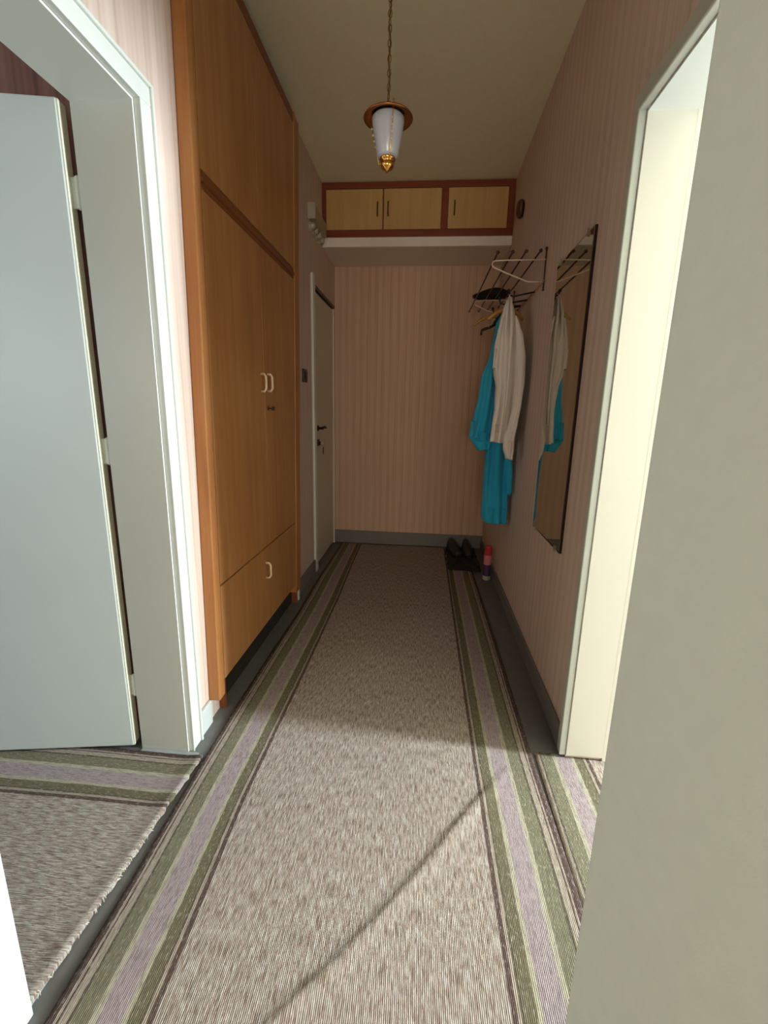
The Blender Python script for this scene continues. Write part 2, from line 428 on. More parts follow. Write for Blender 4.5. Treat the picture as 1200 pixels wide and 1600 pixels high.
# ------------------------------------------------------------------ doors
def door_left():
    hx, hy = -1.000, 1.313
    dx = Vector((-0.985, -0.172)).normalized(); dy = Vector((-dx.y, dx.x)); dy = -dy if dy.y < 0 else dy
    t = thing('door_1', (hx, hy, 0), 'pale blue-grey flush door standing open into the left room', None, kind='structure')
    def sag(bm):             # the hung leaf is slightly out of plumb
        for v in bm.verts: v.co.x -= .0035*v.co.z
        return bm
    link('door_leaf', sag(OB((hx, hy), dx, dy, 0.018, ZD, 0.0, 0.68, 0, 0.04)), m_door, t, bevel=.003)
    e = link('edge_strip', sag(OB((hx, hy), dx, dy, 0.02, ZD-.002, -.004, 0.0, 0.002, 0.038)), m_door_edge, t); e['label'] = 'cream hinge edge of the door'
    for z in (.21, 1.03, 1.745):
        bm = bmesh.new()
        lathe(bm, [(.003, -.004), (.0085, 0), (.0085, .036), (.0075, .037), (.0075, .039), (.0085, .040), (.0085, .078), (.003, .082)], (hx+.014, hy+.024, z), seg=12)
        box(bm, hx-.006, hx+.014, hy+.022, hy+.026, z, z+.078)
        link('hinge', bm, m_reveal, t, smooth=False)
door_left()

def door_near():
    fx, fy = 0.2835, 0.6
    hx, hy = 0.5, -0.16
    dx = Vector((fx-hx, fy-hy)).normalized(); ln = (Vector((fx, fy))-Vector((hx, hy))).length
    dy = Vector((dx.y, -dx.x))          # away from the viewer: to the right
    t = thing('door_3', (hx, hy, 0), 'grey-green painted door leaf standing open close by on the right', None, kind='structure')
    link('door_leaf', OB((hx, hy), dx, dy, 0.02, ZD, 0, ln, 0, 0.04), m_door_near, t, bevel=.002)
    for z in (.25, 1.0, 1.7):
        bm = bmesh.new(); lathe(bm, [(.004, -.003), (.008, 0), (.008, .08), (.004, .083)], (hx-.006, hy-.012, z), seg=10)
        link('hinge', bm, m_trim, t)
    bm = bmesh.new()
    for s_ in (1,):
        c0 = Vector((hx, hy, 1.03))+Vector((dx.x, dx.y, 0))*(ln-.06)+Vector((dy.x, dy.y, 0))*.04
        n_ = Vector((dy.x, dy.y, 0))
        tube(bm, [c0, c0+n_*.045, c0+n_*.05-Vector((dx.x, dx.y, 0))*.02, c0+n_*.05-Vector((dx.x, dx.y, 0))*.11], .008)
    link('handle', bm, m_dark, t, smooth=True)
door_near()

def door_entrance():
    t = thing('door_2', (L, E0, 0), 'grimy cream flat entrance door at the end of the left wall', None, kind='structure')
    link('door_leaf', B(L-.052, L-.012, E0+.046, E1-.004, 0.012, EZ-.03), m_entrance, t, bevel=.003)
    link('door_panel_edge', B(L-.012, L-.002, E0+.030, E0+.056, 0.012, EZ-.03), m_door_edge, t, bevel=.002)['label'] = 'pale bead along the near edge of the entrance door'
    bm = bmesh.new()
    lathe(bm, [(.022, 0), (.024, .004), (.018, .008), (.010, .012), (.009, .045)], (L-.012, E0+.15, 1.068), (1, 0, 0), 16)
    tube(bm, [(L+.022, E0+.15, 1.068), (L+.028, E0+.165, 1.072), (L+.03, E0+.22, 1.076), (L+.028, E0+.262, 1.066)], [.010, .011, .010, .008])
    link('handle', bm, m_black, t, smooth=True)['label'] = 'dark lever handle'
    bm = bmesh.new(); box(bm, L-.012, L-.007, E0+.115, E0+.19, .935, .985)
    lathe(bm, [(.014, 0), (.014, .012), (.011, .014)], (L-.008, E0+.165, .955), (1, 0, 0), 14)
    link('lock_plate', bm, m_dark, t, bevel=.001)
    f = thing('trim_4', (L, E0, 0), 'pale narrow door frame beside the brown switch', None, kind='structure')
    link('casing_board', B(L, L+.018, E0-.062, E0+.006, 0.0, EZ+.045), m_trim, f, bevel=.004)
    link('jamb', B(L-.07, L, E0+.0005, E0+.026, 0.0, EZ-.001), m_trim, f, bevel=.002)
    link('head_jamb', B(L-.07, L+.004, E0+.026, E1-.0005, EZ-.022, EZ-.001), m_dark, f)  # dark colour stands in for the shadow above the door
    link('jamb', B(L-.07, L, E1-.003, E1-.0005, 0.0, EZ-.022), m_entrance, f)
    link('door_backing', B(LJ-.01, LJ, E0-.05, E1+.02, 0, EZ+.05), m_gap, f)
door_entrance()

def keys():
    y, z = E0+.165, .955
    t = thing('keys', (L-.004, y, z), 'bunch of keys with white tag hanging in the entrance door lock', 'keys')
    bm = bmesh.new(); tube(bm, [(L-.004, y, z), (L+.014, y, z)], .003, 6); box(bm, L+.012, L+.030, y-.002, y+.002, z-.012, z+.012)
    link('key', bm, m_steel, t)
    bm = bmesh.new(); tube(bm, [(L+.024+.012*math.cos(a), y+.002*math.sin(a), z-.018+.012*math.sin(a)) for a in [2*math.pi*i/14 for i in range(14)]], .0015, 5, closed=True)
    link('key_ring', bm, m_steel, t)
    link('key_tag', B(L+.016, L+.020, y-.004, y+.020, z-.078, z-.026), m_porcelain, t, bevel=.001)
    bm = bmesh.new(); tube(bm, [(L+.026, y+.001, z-.028), (L+.026, y+.004, z-.070)], .003, 6); lathe(bm, [(.008, 0), (.008, .003)], (L+.0245, y+.004, z-.078), (1, 0, 0), 12)
    link('key', bm, m_black, t)
keys()

# ------------------------------------------------------------------ baseboards
struct('baseboard_back', B(L, R, D-.014, D, 0, .118), m_bb, 'grey painted skirting along the end wall', bevel=.004)
struct('baseboard_right', B(R-.014, R, RF+.049, D-.014, 0, .085), m_bb, 'grey painted skirting along the right wall', bevel=.004)
struct('baseboard_left', B(L, L+.014, LF+.068, 1.489, 0, .098), m_bb_pale, 'pale grey skirting piece between left door and wardrobe', bevel=.004)
bm = bmesh.new(); box(bm, L, L+.014, WF+.035, E0-.064, 0, .1)
o = struct('baseboard_left_far', bm, m_bb, 'grey skirting piece between wardrobe and entrance door', bevel=.004)
link('end_block', B(L, L+.03, WF+.012, WF+.034, 0, .09), m_bb_pale, o, bevel=.003)['label'] = 'chipped white end block'
struct('trim_5', B(LJ, L+.04, LN, LF-.007, 0.0, .005), m_thresh, 'pale grey threshold strip of the left doorway')

# ------------------------------------------------------------------ wardrobe (fills a niche in the left wall)
def wardrobe():
    t = thing('wardrobe', (WX, (WN+WF)/2, 0), 'tall built-in orange varnished wooden wardrobe on the left', 'wardrobe')
    xb = -1.32; zt = 2.722
    bm = bmesh.new()
    yn = 1.577
    box(bm, xb, WX-.022, yn, yn+.018, .0, zt); box(bm, xb, WX-.022, WF-.018, WF, .0, zt); box(bm, xb, xb+.01, yn+.018, WF-.018, .0, zt)
    box(bm, xb+.01, WX-.03, yn+.018, WF-.018, .14, .16); box(bm, xb+.01, WX-.03, yn+.018, WF-.018, 1.92, 1.94)
    link('carcass', bm, m_wood_dark, t)
    y0, y1 = 1.54, 2.545
    def lean(bm, y_lo):      # the old frame leans: its near edges follow the sloping stile
        for v in bm.verts:
            v.co.y += (.03 if v.co.y < 2 else 0.0 if v.co.y < 2.3 else .055)*v.co.z
        return bm
    link('stile', lean(B(L+.001, WX, 1.49, y0, .092, zt), 2), m_wood_frame, t, bevel=.004)
    link('stile', lean(B(L+.001, WX-.002, y1+.02, 2.658, .092, zt), 2), m_wood_frame, t, bevel=.003)
    s_ = link('edge_moulding', lean(B(WX-.022, WX+.004, y1+.002, y1+.02, .155, zt), 2), m_wood, t, bevel=.004)
    link('top_rail', lean(B(WX-.022, WX-.001, y0, y1, 2.672, zt), 2), m_wood_dark, t, bevel=.002)
    link('middle_rail', lean(B(WX-.022, WX-.002, y0, y1, 1.905, 1.957), 2), m_wood_dark, t, bevel=.004)
    link('rail_bead', lean(B(WX-.008, WX+.004, y0, y1, 1.922, 1.938), 2), m_wood_dark, t, bevel=.004)
    link('plinth', B(L-.02, L-.01, 1.60, WF-.018, 0, .155), m_gap, t)['label'] = 'dark recessed plinth'
    ym = 2.121
    def dhandle(y, z, par):
        bm = bmesh.new(); h = .038; q = WX
        tube(bm, [(q-.002, y, z-h), (q+.016, y, z-h), (q+.024, y, z-h+.012), (q+.024, y, z+h-.012), (q+.016, y, z+h), (q-.002, y, z+h)], .0055, 8)
        link('handle', bm, m_handle_pale, par, smooth=True)['label'] = 'pale D-shaped handle'
    d1 = link('lower_door', lean(B(WX-.022, WX, y0+.003, ym-.0012, .548, 1.902), 2), m_wood, t, bevel=.0015)
    d2 = link('lower_door', lean(B(WX-.022, WX, ym+.0012, y1, .548, 1.902), 2.3), m_wood, t, bevel=.0015)
    link('upper_door', lean(B(WX-.022, WX, y0+.003, ym-.0012, 1.96, 2.668), 2), m_wood, t, bevel=.0015)
    link('upper_door', lean(B(WX-.022, WX, ym+.0012, y1, 1.96, 2.668), 2.3), m_wood, t, bevel=.0015)
    d3 = link('drawer_front', lean(B(WX-.022, WX, y0+.003, y1, .155, .541), 2), m_wood, t, bevel=.0025)
    dhandle(2.078, 1.323, d1); dhandle(2.163, 1.327, d2); dhandle(2.05, .43, d3)
    bm = bmesh.new()   # keyhole escutcheon with its little key
    box(bm, WX-.001, WX+.002, 2.15, 2.166, 1.20, 1.222); tube(bm, [(WX, 2.158, 1.209), (WX+.02, 2.158, 1.209)], .003, 6); box(bm, WX+.018, WX+.034, 2.156, 2.16, 1.200, 1.218)
    link('keyhole', bm, m_dark, d2)
wardrobe()

# ------------------------------------------------------------------ overhead cabinet
def overhead():
    t = thing('overhead_cabinet', ((L+R)/2, CY, CZ1), 'long overhead cabinet of pale veneer doors in a red-brown frame', 'cabinet')
    x0, x1, z0, z1 = L+.002, R-.002, CZ1, H-.003
    y0, y1 = CY, CY+.022
    link('carcass', B(x0, x1, CY+.03, D-.003, z0, z1), m_cab_frame, t)
    link('bottom_rail', B(x0, x1, y0, y1, z0, z0+.046), m_cab_frame, t, bevel=.002)
    link('top_rail', B(x0, x1, y0, y1, z1-.04, z1), m_cab_frame, t, bevel=.002)
    xs = [x0, x0+.026, -0.362, .048, .092, .505, x1]
    link('stile', B(xs[0], xs[1], y0, y1, z0+.046, z1-.04), m_cab_frame, t, bevel=.002)
    link('stile', B(xs[3], xs[4], y0, y1, z0+.046, z1-.04), m_cab_frame, t, bevel=.002)
    link('stile', B(xs[5], xs[6], y0, y1, z0+.046, z1-.04), m_cab_frame, t, bevel=.002)
    for a, b, hx in ((xs[1], xs[2]-.002, xs[2]-.04), (xs[2]+.002, xs[3], xs[2]+.035), (xs[4], xs[5], xs[4]+.045)):
        d = link('door', B(a+.002, b-.002, y0+.002, y1+.004, z0+.049, z1-.043), m_cab_door, t, bevel=.002)
        bm = bmesh.new(); zc = (z0+z1)/2+.005
        tube(bm, [(hx, y0+.002, zc-.045), (hx, y0-.012, zc-.040), (hx, y0-.015, zc), (hx, y0-.012, zc+.040), (hx, y0+.002, zc+.045)], .005, 8)
        link('handle', bm, m_handle_brown, d, smooth=True)['label'] = 'brown bar handle'
overhead()

# ------------------------------------------------------------------ pendant lamp
def lamp():
    cx, cy = -0.158, 1.66; zt = 2.118; K = 1.145
    P_ = lambda q: [(r*K, h*K) for r, h in q]
    t = thing('pendant_lamp', (cx, cy, H), 'brass chain pendant lamp with white tapered glass shade', 'lamp')
    bm = bmesh.new(); lathe(bm, [(.045, H-.001), (.043, H-.012), (.020, H-.03), (.006, H-.036)], (cx, cy, 0), seg=24); link('ceiling_rose', bm, m_brass, t, smooth=True)
    bm = bmesh.new(); z = H-.03; i = 0; ln = .0235
    while z-ln > zt+.03:
        ax = (1, 0) if i % 2 == 0 else (0.35, .94)
        pts = []
        for k_ in range(12):
            a = 2*math.pi*k_/12; pts.append((cx+ax[0]*.0052*math.cos(a), cy+ax[1]*.0052*math.cos(a), z-ln/2+(ln/2)*math.sin(a)))
        tube(bm, pts, .0015, 5, closed=True)
        z -= ln-.0045; i += 1
    c_ = link('chain', bm, m_chain, t, smooth=True); c_['kind'] = 'stuff'
    bm = bmesh.new(); tube(bm, [(cx+.003*math.sin(j*1.3), cy+.003*math.cos(j*1.1), H-.03-j*(H-.03-zt)/30) for j in range(31)], .0022, 6); link('cord', bm, m_handle_brown, t, smooth=True)
    bm = bmesh.new(); lathe(bm, P_([(.006, .034), (.008, .020), (.016, .012), (.045, .006), (.066, -.002), (.0685, -.006), (.067, -.008), (.046, .001), (.02, .005), (.004, .006)]), (cx, cy, zt), seg=40); link('crown_disc', bm, m_copper, t, smooth=True)
    bm = bmesh.new(); lathe(bm, P_([(.0015, .0), (.040, -.001), (.0445, -.006), (.0435, -.02), (.036, -.06), (.029, -.095), (.0265, -.1), (.002, -.101)]), (cx, cy, zt), seg=36); link('glass_shade', bm, m_opal, t, smooth=True)
    bm = bmesh.new(); lathe(bm, P_([(.019, -.098), (.022, -.101), (.022, -.106), (.015, -.109), (.017, -.113), (.019, -.119), (.015, -.127), (.006, -.131), (.003, -.136)]), (cx, cy, zt), seg=24); link('finial', bm, m_brass, t, smooth=True)
    for a in (-70, 50, 170):
        a = math.radians(a); c, s = math.cos(a), math.sin(a)
        r_ = lambda f: K*(.056+(.024-.056)*f)
        bm = bmesh.new()
        tube(bm, [(cx+c*r_(f), cy+s*r_(f), zt+K*(.012-f*.125)) for f in (0, .25, .5, .75, 1)]+[(cx+c*.012, cy+s*.012, zt-K*.112)], .0016, 6)
        ro = link('wire', bm, m_brass, t, smooth=True)
        for f in (.3, .42, .54, .66):
            bm = bmesh.new(); ball(bm, (cx+c*r_(f), cy+s*r_(f), zt+K*(.012-f*.125)), .0038, 8); link('bead', bm, m_porcelain, ro, smooth=True)
lamp()

# ------------------------------------------------------------------ wall fittings
t = thing('fuse_board', (L, 3.32, 2.33), 'small fuse board with porcelain fuses high on left wall beside the cabinet', 'fuse board')
link('board', B(L, L+.045, 3.155, 3.50, 2.395, 2.478), m_board, t, bevel=.003)
link('cover_edge', B(L, L+.05, 3.150, 3.155, 2.390, 2.482), m_porcelain, t, bevel=.001)
for i_ in range(4):
    bm = bmesh.new(); y_ = 3.19+.085*i_
    lathe(bm, [(.026, 0), (.026, .014), (.020, .018), (.018, .032), (.013, .039), (.005, .040)], (L, y_, 2.362), (1, 0, 0), 18)
    link('fuse', bm, m_porcelain, t, smooth=False)
t = thing('doorbell', (R, 3.22, 2.45), 'round dark doorbell dome high on the right wall beside the cabinet', 'doorbell')
bm = bmesh.new(); lathe(bm, [(.045, 0), (.047, .006), (.040, .012)], (R, 3.22, 2.45), (-1, 0, 0), 24); link('base', bm, m_dark, t)
bm = bmesh.new(); lathe(bm, [(.052, .010), (.052, .020), (.045, .032), (.030, .040), (.012, .043), (.004, .043)], (R, 3.22, 2.45), (-1, 0, 0), 28); link('dome', bm, m_handle_brown, t, smooth=True)
t = thing('light_switch', (L, 2.985, 1.42), 'dark brown light switch on left wall between wardrobe and entrance door', 'switch')
link('plate', B(L, L+.014, 2.944, 3.026, 1.378, 1.460), m_dark, t, bevel=.004)
link('rocker', B(L+.014, L+.021, 2.966, 3.004, 1.396, 1.442), m_black, t, bevel=.003)

# ------------------------------------------------------------------ mirror
t = thing('wall_mirror', (R, 1.97, .68), 'tall frameless mirror hanging on the right wall', 'mirror')
bm = bmesh.new(); box(bm, R-.010, R-.001, 1.742, 2.192, .680, 1.834)
link('backing', bm, m_dark, t)
bm = bmesh.new(); x_ = R-.010
q = [(1.742, .680), (2.192, .680), (2.192, 1.834), (1.742, 1.834)]; iw = .006
qi = [(1.742+iw, .68+iw), (2.192-iw, .68+iw), (2.192-iw, 1.834-iw), (1.742+iw, 1.834-iw)]
vo = [bm.verts.new((x_-.0006, a, b)) for a, b in q]; vi = [bm.verts.new((x_-.002, a, b)) for a, b in qi]
bm.faces.new(vi)
for i_ in range(4): bm.faces.new((vo[i_], vo[(i_+1) % 4], vi[(i_+1) % 4], vi[i_]))
link('glass', bm, m_mirror, t)
for a, b in ((1.80, .684), (2.13, .684), (1.80, 1.83), (2.13, 1.83)):
    bm = bmesh.new(); box(bm, x_-.006, x_-.0022, a-.008, a+.008, b-.012, b+.012); link('clip', bm, m_steel, t, bevel=.001)

# ------------------------------------------------------------------ hat rack
ZR = 1.945
def hat_rack():
    t = thing('hat_rack', (R, 2.9, 1.83), 'wall-mounted wire hat rack of dark ball-ended rods with cream loops', 'hat rack')
    for x, ya, yb in ((.303, 2.372, 3.66), (.371, 2.366, 3.66), (.430, 2.360, 3.62), (.495, 2.350, 3.52)):
        bm = bmesh.new(); tube(bm, [(x, ya, ZR), (x-.006, (ya+yb)/2, ZR-.002), (x-.014, yb, ZR)], .0042, 8)
        ball(bm, (x, ya, ZR), .0085); ball(bm, (x-.014, yb, ZR), .0075)
        link('rod', bm, m_rod, t, smooth=True)
    for y in (2.45, 3.27):
        bm = bmesh.new(); tube(bm, [(R-.006, y, 1.80), (R-.006, y, 1.985)], .0032, 8); ball(bm, (R-.006, y, 1.985), .0075); ball(bm, (R-.006, y, 1.80), .005)
        wb = link('wall_bar', bm, m_rod, t, smooth=True)
        bm = bmesh.new()
        P = [(R-.006, 1.936), (.44, 1.935), (.36, 1.934), (.312, 1.932)]
        for k_ in range(9):
            a = math.pi/2+math.pi*.86*k_/8; P.append((.306+.016*math.cos(a), 1.9165+.0155*math.sin(a)))
        P += [(.36, 1.877), (.465, 1.838), (R-.006, 1.836)]
        tube(bm, [(x, y, z) for x, z in P], .0036, 8); link('loop', bm, m_loop, t, smooth=True)
    bm = bmesh.new(); tube(bm, [(R-.01, 2.42, 1.838), (R-.01, 3.34, 1.838)], .003, 8); link('hook_rail', bm, m_hangerwood, t, smooth=True)
    for y, xt in ((2.62, .42), (2.8, .40), (3.06, .40)):
        bm = bmesh.new(); zz = 1.832
        tube(bm, [(R-.01, y, zz), (xt+.06, y, zz-.012), (xt+.012, y, zz-.022), (xt-.008, y, zz-.016), (xt-.016, y, zz+.006)], .0045, 8); ball(bm, (xt-.016, y, zz+.008), .008)
        link('hook', bm, m_black, t, smooth=True)
hat_rack()

# dark flat cap lying on the rods at the far bracket
def cap():
    t = thing('flat_cap', (.405, 3.24, ZR+.005), 'flat black felt cap lying on far end of the hat rack', 'hat')
    bm = bmesh.new(); n = 32; rings = []
    for r, h in ((.02, .0), (.085, .001), (.105, .006), (.108, .013), (.098, .021), (.07, .026), (.03, .028)):
        rings.append([bm.verts.new((.405+r*math.cos(2*math.pi*j/n)*1.0, 3.24+r*1.25*math.sin(2*math.pi*j/n), ZR+.0055+h+.004*math.sin(3*2*math.pi*j/n)*(h > .01))) for j in range(n)])
    for A, C in zip(rings, rings[1:]):
        for j in range(n): bm.faces.new((A[j], A[(j+1) % n], C[(j+1) % n], C[j]))
    bm.faces.new(rings[0][::-1]); bm.faces.new(rings[-1]); link('crown', bm, m_blackcloth, t, smooth=True)
    bm = bmesh.new(); pts = []
    for k_ in range(9):
        a = math.radians(180+(-60+15*k_)); pts.append((a, .104, .136))
    lo = [bm.verts.new((.405+r*math.cos(a), 3.24+r*1.2*math.sin(a), ZR+.0056)) for a, r, _ in pts]; hi = [bm.verts.new((.405+(q_ if 0 < i_ < 8 else r)*math.cos(a)*1.0, 3.24+r*1.2*math.sin(a), ZR+.0056)) for i_, (a, r, q_) in enumerate(pts)]
    lo2 = [bm.verts.new(v.co+Vector((0, 0, .006))) for v in lo]; hi2 = [bm.verts.new(v.co+Vector((0, 0, .004))) for v in hi]
    for i_ in range(8):
        bm.faces.new((lo[i_], lo[i_+1], hi[i_+1], hi[i_])); bm.faces.new((lo2[i_], hi2[i_], hi2[i_+1], lo2[i_+1])); bm.faces.new((hi[i_], hi[i_+1], hi2[i_+1], hi2[i_])); bm.faces.new((lo[i_], lo2[i_], lo2[i_+1], lo[i_+1]))
    bmesh.ops.remove_doubles(bm, verts=bm.verts, dist=1e-5)
    link('peak', bm, m_blackcloth, t, smooth=True)
cap()

# ------------------------------------------------------------------ garments
def garment_part(rows, y, depth, folds, seed, n=72, per=14, flat=0.0, thick=0.0):
    """loft: rows = (z, x_left, x_right); cross-sections are folded ovals; open bottom, closed top"""
    rnd = random.Random(seed)
    zs = [r[0] for r in rows]
    def at(z):
        for (za, a, b), (zb, c, d) in zip(rows, rows[1:]):
            if za >= z >= zb:
                f = (za-z)/(za-zb+1e-9); f = f*f*(3-2*f)*.5+f*.5
                return a+(c-a)*f, b+(d-b)*f
        return rows[-1][1:]
    ph = [rnd.uniform(0, 6.28) for _ in range(8)]
    bm = bmesh.new(); rings = []
    N = per*(len(rows)-1)
    for i in range(N+1):
        z = zs[0]+(zs[-1]-zs[0])*i/N
        a, b = at(z); cx = (a+b)/2; rx = (b-a)/2; t = i/N
        dp = depth*(0.35+0.65*min(1, t*3.0))
        ring = []
        for j in range(n):
            th = 2*math.pi*j/n
            amp = folds*min(1, .25+t*1.6)
            g = 0
            for q_, kf in enumerate((3, 5, 7, 11)):
                g += math.sin(kf*th+ph[q_]+math.sin(z*7+ph[q_+4])*0.9)*(1.0, .9, .8, .35)[q_]
            g *= amp/2.0
            ex = math.copysign(abs(math.cos(th))**.9, math.cos(th)); ey = math.sin(th)
            x = cx+rx*ex*(1+min(0, g)*.3)
            yy = y+dp*ey*(1+g) + .010*math.sin(z*9+ph[5]+cx*8)
            ring.append(bm.verts.new((x, yy, z+.004*math.sin(2*th+ph[6])*t)))
        rings.append(ring)
    for A, C in zip(rings, rings[1:]):
        for j in range(n): bm.faces.new((A[j], A[(j+1) % n], C[(j+1) % n], C[j]))
    bm.faces.new(rings[0][::-1])
    # hem folded inside so the garment has thickness
    low = rings[-1]; cxx = sum((v.co for v in low), Vector())/n
    inner = [bm.verts.new(cxx+(v.co-cxx)*.93+Vector((0, 0, .004))) for v in low]
    inner2 = [bm.verts.new(cxx+(v.co-cxx)*.90+Vector((0, 0, .10))) for v in low]
    for A, C in ((low, inner), (inner, inner2)):
        for j in range(n): bm.faces.new((A[j], A[(j+1) % n], C[(j+1) % n], C[j]))
    bm.faces.new(inner2)
    return bm

def white_coat():
    t = thing('white_coat', (.42, 2.62, 1.80), 'long white cotton coat hanging in front of the teal robe', 'coat')
    body = [(1.795,.398,.425),(1.742,.381,.443),(1.678,.367,.455),(1.597,.357,.478),(1.512,.349,.497),(1.425,.350,.508),(1.348,.369,.505),(1.228,.374,.498),(1.123,.367,.490),(1.048,.362,.482)]
    link('body', garment_part(body, 2.62, .062, .5, 3), m_coat, t, smooth=True)
    sl = [(1.70,.436,.444),(1.66,.440,.462),(1.60,.448,.486),(1.493,.455,.506),(1.363,.461,.514),(1.25,.462,.508),(1.16,.448,.498),(1.074,.424,.487),(1.022,.426,.487),(.962,.444,.482)]
    link('sleeve', garment_part(sl, 2.552, .024, .25, 5, n=36, per=9), m_coat, t, smooth=True)
    sl2 = [(1.70,.372,.384),(1.63,.358,.384),(1.56,.347,.378),(1.50,.345,.374),(1.44,.343,.372)]
    link('sleeve', garment_part(sl2, 2.585, .026, .3, 9, n=30, per=8), m_coat, t, smooth=True)
    bm = bmesh.new()
    for s_ in (-1, 1):   # lapel band down the opening
        P = [(.412+.004*s_, 2.600, 1.80), (.408+.012*s_, 2.566, 1.72), (.410+.016*s_, 2.556, 1.62), (.416+.010*s_, 2.550, 1.52), (.420+.008*s_, 2.548, 1.40), (.418+.007*s_, 2.549, 1.28), (.412+.007*s_, 2.550, 1.15)]
        tube(bm, P, [.006, .008, .008, .007, .006, .006, .005], 8)
    link('lapel', bm, m_coat, t, smooth=True)
    bm = bmesh.new(); tube(bm, [(.41, 2.605, 1.79), (.409, 2.612, 1.812), (.412, 2.62, 1.822), (.415, 2.628, 1.812), (.416, 2.632, 1.79)], .003, 6); link('hanging_loop', bm, m_coat, t, smooth=True)
white_coat()

def teal_robe():
    t = thing('teal_robe', (.42, 2.8, 1.75), 'long teal blue cotton robe hanging behind the white coat', 'robe')
    body = [(1.765,.405,.430),(1.71,.378,.462),(1.553,.361,.490),(1.375,.353,.506),(1.191,.357,.516),(1.001,.362,.522),(.845,.367,.526),(.685,.369,.530),(.579,.368,.532),(.540,.380,.530)]
    link('body', garment_part(body, 2.83, .070, .48, 11), m_teal, t, smooth=True)
    sl = [(1.60,.360,.395),(1.516,.345,.398),(1.409,.308,.402),(1.3,.300,.400),(1.189,.281,.399),(1.095,.263,.394),(1.062,.259,.392)]
    link('sleeve', garment_part(sl, 2.775, .040, .55, 14, n=44, per=12), m_teal, t, smooth=True)
    cu = [(1.066,.262,.394),(1.052,.268,.394),(1.032,.282,.392),(1.010,.298,.388),(.992,.312,.382)]
    link('cuff', garment_part(cu, 2.772, .048, .16, 17, n=40, per=6), m_teal, t, smooth=True)
    st = [(1.10,.470,.512),(.95,.476,.517),(.855,.489,.526),(.73,.500,.530)]
    link('belt', garment_part(st, 2.742, .010, .4, 19, n=24, per=9), m_teal, t, smooth=True)
teal_robe()

def hanger(name, x0, y, z, label, parts):
    t = thing(name, (x0, y, z), label, 'hanger', 'coat hangers on the rack')
    bm = bmesh.new()
    P = [(x0-.11, y-.02, z-.055), (x0-.07, y-.012, z-.022), (x0-.02, y, z), (x0+.02, y, z), (x0+.06, y+.012, z-.022), (x0+.085, y+.02, z-.050)]
    tube(bm, P, [.007, .010, .011, .011, .010, .007], 10); link('shoulder_bar', bm, parts, t, smooth=True)
    bm = bmesh.new(); tube(bm, [(x0, y, z), (x0, y, z+.03), (x0+.012, y, z+.048), (x0, y, z+.064), (x0-.014, y, z+.052)], .002, 6); link('hanger_hook', bm, m_steel, t, smooth=True)
hanger('coat_hanger', .425, 2.715, 1.765, 'pale wooden clothes hanger showing beside the white coat collar', m_hangerwood)
hanger('coat_hanger', .385, 3.06, 1.795, 'pale wooden clothes hanger on the hook behind the teal robe', m_hangerwood)

def umbrella():
    t = thing('umbrella', (.30, 2.93, 1.66), 'folded black umbrella hung crosswise from the rack, hooked handle outward', 'umbrella')
    bm = bmesh.new(); y = 2.95
    tube(bm, [(.312, y, 1.668), (.310, y, 1.680), (.315, y, 1.696), (.328, y, 1.702), (.360, y, 1.712), (.40, y, 1.734)], [.006, .007, .008, .008, .008, .008], 10)
    link('handle', bm, m_black, t, smooth=True)
    bm = bmesh.new(); tube(bm, [(.385, y, 1.728), (.40, y, 1.742), (.425, y, 1.775), (.455, y, 1.808), (.50, y, 1.829), (.53, y, 1.833)], [.012, .018, .018, .014, .008, .006], 12)
    link('folded_canopy', bm, m_blackcloth, t, smooth=True)
    bm = bmesh.new(); ball(bm, (.352, y-.010, 1.716), .005); link('press_stud', bm, m_steel, t, smooth=True)
umbrella()

# ------------------------------------------------------------------ rugs
def interp(y, tab):
    for (a, va), (b, vb) in zip(tab, tab[1:]):
        if a <= y <= b: return va+(vb-va)*(y-a)/(b-a)
    return tab[0][1] if y < tab[0][0] else tab[-1][1]

def add_uv(bm, fn):
    lay = bm.loops.layers.uv.new('UVMap')
    for f in bm.faces:
        for lp in f.loops: lp[lay].uv = fn(lp.vert)

